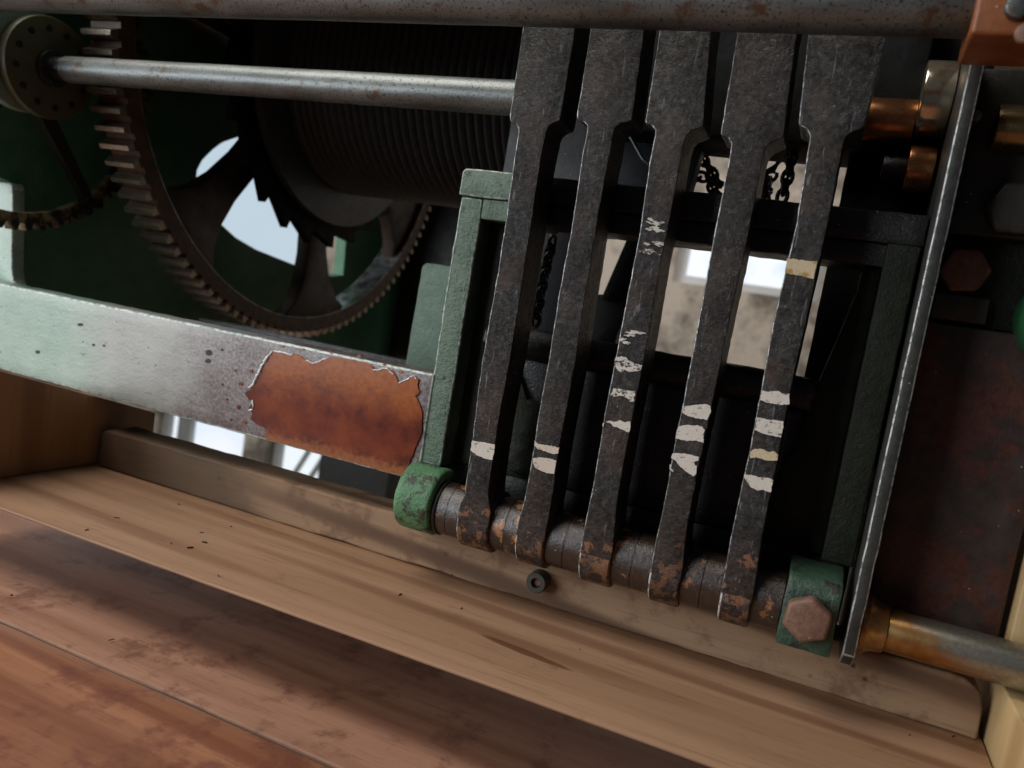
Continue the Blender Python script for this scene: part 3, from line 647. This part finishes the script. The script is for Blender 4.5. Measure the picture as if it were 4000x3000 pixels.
# side frame plate with its rounded opening
sf = thing('side_plate', 'dark green iron side plate with a rounded opening behind the wheel', 'frame', (-545,300,0))
def arc(pts): return [(p.y,p.z) for p in (on_x(a,c,-540) for a, c in pts)]
hole = arc([(1355,890),(1340,1075),(1300,1080),(1225,1064),(1160,1038),(1100,1015),(1000,975),(920,928),(855,868),(800,800),(766,720),(768,668),(790,625),(830,585),(868,556)])
hole += arc([(930,535),(1010,525),(1100,560),(1250,700)])
outer_ = [(690,60),(690,-120),(560,-125),(450,-125),(360,-125),(280,-125),(200,-125),(140,-125),(64,-100),(64,0),(64,31),(0,36),(0,80),(0,130),(0,180),(0,240),(160,420),(280,470),(400,480),(520,470),(690,420),(690,200)]
N = 160
def resample(pl, c, n):
    """points of a closed outline in n even directions as seen from c"""
    res = []
    for k in range(n):
        a = 2*math.pi*k/n; dx, dy = math.cos(a), math.sin(a); best = None
        for (ax,ay),(bx,by) in zip(pl, pl[1:]+pl[:1]):
            ex, ey = bx-ax, by-ay; den = dx*ey-dy*ex
            if abs(den) < 1e-9: continue
            t = ((ax-c[0])*ey-(ay-c[1])*ex)/den; u = ((ax-c[0])*dy-(ay-c[1])*dx)/den
            if t > 0 and -1e-6 <= u <= 1+1e-6 and (best is None or t < best): best = t
        res.append((c[0]+dx*best, c[1]+dy*best))
    return res
cc = (400,80)
B().ring(-556,-540,cc,resample(outer_,cc,N),resample(hole,cc,N)).obj('plate', SIDEG, sf, 30)
# rear plate closing the far side behind the drum
rf = B().box(-556,-400,690,706,-300,420).bevel(2,2).obj('rear_plate', DARKIRON)
tag(rf, 'dark iron plate far behind the drum and wheel', 'plate')
bp = thing('back_post', 'short green iron post behind the bar beside the left post', 'post', (-180,120,0))
B().prism([(-192,-119),(-150,-119),(-150,18),(-186,17),(-188.5,14)], 'y', 120, 150).bevel(2.5,3).rough(12,.5,.08,5).obj('post', green_paint('sage_paint',(.075,.13,.09),(.11,.175,.125),amt=.64,rough=(.45,.6)), bp)
B().box(-420,-150,150,158,-119,-60).bevel(1,2).obj('foot_rail', GREASE, bp)
gb = B().box(-781,-625,900,960,-900,-230).obj('dark_post', DARKIRON); tag(gb, 'black upright far behind, seen under the chipped bar', 'post')
# ---------------------------------------------------------------- dark works behind the levers
ub = B().prism([(-60,110.2),(118,110.2),(118,190),(-60,190)], 'y', 66, 120).bevel(1.5,2).rough(14,.5,.07,5).obj('upper_beam', SOOT); tag(ub, 'black greasy beam behind the wide tops of the levers', 'beam')
ip = B().prism([(-125,40),(-125,220),(4,220),(4,110),(0,72),(0,58),(-52,58),(-52,-40),(-125,-40)], 'y', 96, 112).bevel(1.5,2).rough(14,.5,.07,5).obj('inner_plate', iron('blue_black_iron',(.006,.0065,.009),(.018,.02,.026),rough=(.45,.65),scale=80)); tag(ip, 'blue black iron plate behind the first and second levers', 'plate')
st = B(); a, c, d, e = on_y(2460,905,150), on_y(2345,1170,150), on_y(2440,1170,150), on_y(2590,860,150)
st.prism([(p.x,p.z) for p in (a,c,d,e)], 'y', 150, 160).bevel(1,2); st = st.obj('diagonal_strut', GREASE); tag(st, 'black slanting flat strut behind the second and third levers', 'strut')
gs = B(); a = [on_y(x_,y_,160) for x_, y_ in ((2200,1120),(2300,1150),(2370,1150),(2440,1120),(2560,1100),(2560,1230),(2440,1240),(2412,1300),(2400,1345),(2400,1450),(2200,1450))]
gs.prism([(p.x,p.z) for p in a], 'y', 160, 172).bevel(.8,2); gs = gs.obj('lower_bracket', DARKIRON); tag(gs, 'dark iron bracket below the slanting strut', 'bracket')
gr = B(); gr.cyl('x', (0,43,-24), 9.4, -92, 96, 40); gr.rough(3.5,.8,.25,5); gr = gr.obj('greasy_rod', GREASE); tag(gr, 'lumpy black greased rod low behind the levers', 'rod')
fu = B().box(-640,-128,64,76,174,299).bevel(1,2).obj('shade_rail', SIDEG); tag(fu, 'unseen green rail added above the drum to block light', 'rail')  # out of view, added to keep light off the wheel and drum
shade_lid = B().box(-640,240,64,720,300,318).bevel(1,2).obj('shade_board', PINEV); tag(shade_lid, 'unseen wooden board added over the machine to shade its inside', 'board')  # out of view, added overhead to darken the inside of the machine
# chains and hooks
CH = iron('oily_chain', (.006,.006,.006), (.022,.021,.02), rough=(.15,.35), scale=300, specks=False, spec=.7)
me_link = None
def chain(label, path, y, pitch=5.6):
    global me_link
    P = [on_y(a,c,y) for a, c in path]; t = thing('chain', label, 'chain', P[0], 'oily chains hanging behind the levers')
    d = [0]
    for a, c in zip(P, P[1:]): d.append(d[-1]+(c-a).length)
    n = int(d[-1]/pitch)
    for k in range(n):
        s = (k+.5)*pitch; i = max(j for j in range(len(P)-1) if d[j] <= s+1e-6); f = (s-d[i])/(d[i+1]-d[i])
        p = P[i].lerp(P[i+1], min(f,1)); tan = (P[i+1]-P[i]).normalized()
        if me_link is None:
            ring = [(4.6*math.cos(q*math.pi/6), 0, 3.0*math.sin(q*math.pi/6)) for q in range(12)]
            o = B().tube(ring, 1.35, 6, True).obj('link', CH, None, 60, (0,0,0)); me_link = o.data
        else:
            o = bpy.data.objects.new('link', me_link); C.objects.link(o)
        o.parent = t; o.location = (p-Vector(t['_base']))*.001
        o.rotation_euler = (Matrix.Rotation((k%2)*math.pi/2+.3, 3, tan) @ tan.to_track_quat('X','Y').to_matrix()).to_euler()
chain('oily chain slanting down between the third and fourth levers', [(2715,590),(2760,640),(2838,770)], 130)
chain('oily chain bunched below the hook beside the fourth lever', [(2970,670),(2935,730),(2890,760),(2940,790)], 132)
chain('oily chain hanging straight beside the fifth lever foot of the hook', [(2975,660),(2990,720),(2985,800)], 128)
chain('oily chain running up between the fourth and fifth levers', [(2965,90),(2950,200),(2915,390)], 62, 5.0)
chain('oily chain showing at the right edge of the fifth lever', [(3100,560),(3085,660),(3050,790)], 90)
chain('oily chain crossing behind the hook in a tangled clump', [(2900,690),(2950,720),(3010,690),(2990,750),(2930,770)], 138)
chain('oily chain doubled back beside the third lever', [(2700,720),(2740,690),(2770,700),(2800,780)], 137)
chain('oily chain low between the first and second levers', [(2160,930),(2125,1080),(2090,1270)], 80)
hk = B().tube([on_y(a,c,126) for a, c in ((2995,540),(3015,575),(3042,612),(3044,630),(3025,655),(2975,685))], 1.9, 10).obj('wire_hook', CH, None, 60); tag(hk, 'bent black wire hook between the fourth and fifth levers', 'hook')
hk = B().tube([on_y(a,c,80) for a, c in ((2462,535),(2485,575),(2508,618),(2530,640),(2550,640))], 1.1, 10).obj('wire_hook', STEEL, None, 60); tag(hk, 'thin steel wire hook between the second and third levers', 'hook')
# ---------------------------------------------------------------- right hand side
sp = B().prism([(0,-139),(8,-146),(90,-146),(90,150),(0,150)], 'x', 131.6, 137.4).bevel(.7,2).rough(9,.25,.1,6).obj('steel_plate', iron('grey_plate_steel',(.02,.021,.019),(.05,.05,.045),rust=(.1,.05,.02),rust_amt=.62,rough=(.3,.45),scale=140,spec=.5), edge=PLEDGE); tag(sp, 'thin grey steel plate standing edge on right of the levers', 'plate')
lr = thing('lower_rod', 'rust stained steel rod with a collar leaving the plate foot', 'rod', (200,18,-127))
B().cyl('x', AX, 10.4, 146.5, 420, 48, .8).obj('rod', RODM, lr)
cb = B(); cb.lathe('x', AX, [(137.6,14),(138,14.6),(140.5,14.7),(141.5,13.6),(144,12.2),(149,11.4),(149.5,10.6)], 56); cb.obj('collar', COLLARM, lr)
pc = thing('right_casting', 'dark brown iron casting filling the space right of the plate', 'casting', (170,30,0))
B().box(138.5,199.5,36,70,-134,23).bevel(2,2).rough(12,.5,.08,5).obj('panel', PANELM, pc)
B().box(138.5,215,44,76,23.6,66).bevel(1.2,2).rough(12,.4,.08,5).obj('back_block', OLIVE, pc)
B().box(138.5,215,38,76,66.6,145).bevel(1.5,2).rough(12,.4,.08,5).obj('upper_block', iron('olive_black_iron',(.016,.016,.012),(.034,.033,.024),rough=(.35,.55),scale=80)  , pc)
bolt('hex_bolt', 151.6, 49.6, 44, 11.6, 8, BOLTM, pc, .1)
B().box(141,165,37,44.5,25,37.5).bevel(1,2).obj('washer_block', BOLTD, pc)
bolt('hex_bolt', 166, 80, 38, 13.5, 8, BOLTD, pc, .0)
gn = thing('green_boss', 'bright green round boss at the right edge of the casting', 'boss', (200,30,31))
B().cyl('y', (200,0,31), 24, 43, 14, 56, 3).obj('boss_body', green_paint('vivid_green',(.012,.075,.025),(.022,.11,.04),amt=.72), gn)
def ro(name, label, c, r, a, b_, mt, cat='roller'):
    t = thing(name, label, cat, ((a+b_)/2,c[1],c[2])); return t
t = ro('bronze_roller', 'polished bronze roller beside the top of the steel plate', (0,60,135), 19, 116, 131, ROLLER)
B().cyl('x', (0,60,135), 19, 117, 131.4, 64, 1.2).obj('roller_body', ROLLER, t)
B().cyl('x', (0,60,123.5), 11, 92, 116.8, 48, .6).obj('sleeve', COPPER, t)
t = ro('copper_roller', 'small copper coloured roller below the bronze roller', (0,60,100), 11.5, 116, 130, COPPER)
B().cyl('x', (0,60,100), 12, 117.5, 130, 48, .8).obj('roller_body', COPPER, t)
B().cyl('x', (0,60,100), 6, 106, 117.5, 24, .8).obj('axle', GREASE, t)
dbk = B().box(88.6,150,84,104,-60,230).bevel(1.5,2).rough(12,.4,.08,5).obj('bearing_post', SOOT); tag(dbk, 'black bearing post behind the bronze and copper rollers', 'post')
pn = thing('brass_shaft', 'dark brass shaft end right of the steel plate near the top', 'shaft', (180,35,118))
p = on_y(3920,480,26); B().cyl('x', (0,35,p.z), 10.5, 150, 214, 40, 1).obj('shaft_body', rust_steel('dark_brass',(.3,.22,.1),(.1,.06,.025),.48,(.2,.35)), pn)
p = on_y(3812,452,30); B().cyl('y', (p.x,0,p.z), 2.8, 38, 30, 20, .8).obj('stud', STEEL, pn)
rbk = thing('rusty_bracket', 'rust orange bracket holding the end of the top rod', 'bracket', (150,-35,140))
B().box(125.4,200,-52,-16,127.5,190).bevel(1.6,3).rough(9,.3,.08,5).obj('bracket_body', RUSTBR, rbk)
p = on_y(3975,30,-54); B().cyl('y', (p.x,0,p.z), 4.5, -52, -56.5, 24, 1.2).obj('bolt_head', STEEL, rbk)
p = on_y(4010,130,-54); B().cyl('y', (p.x,0,p.z), 4, -52, -55.5, 24, 1.2).obj('bolt_head', BOLTM, rbk)
rd = random.Random(11); db = B()
for k in range(26):
    if k < 15: x_, y_, z_ = rd.uniform(-330,190), rd.uniform(-74,27), -171.9
    else: x_, y_, z_ = rd.uniform(-330,190), rd.uniform(-240,-80), -216.4
    L_, w_ = rd.uniform(.4,1.9), rd.uniform(.2,.55); a = rd.uniform(0,3.1); ca, sa = math.cos(a), math.sin(a)
    db.prism([(x_+ca*u-sa*v, y_+sa*u+ca*v) for u, v in ((-L_,-w_*.3),(0,-w_),(L_,0),(0,w_))], 'z', z_, z_+rd.uniform(.3,.9))
tag(db.obj('wood_crumbs', BOLTD), kind='stuff')
for o in bpy.data.objects:
    if '_base' in o: del o['_base']
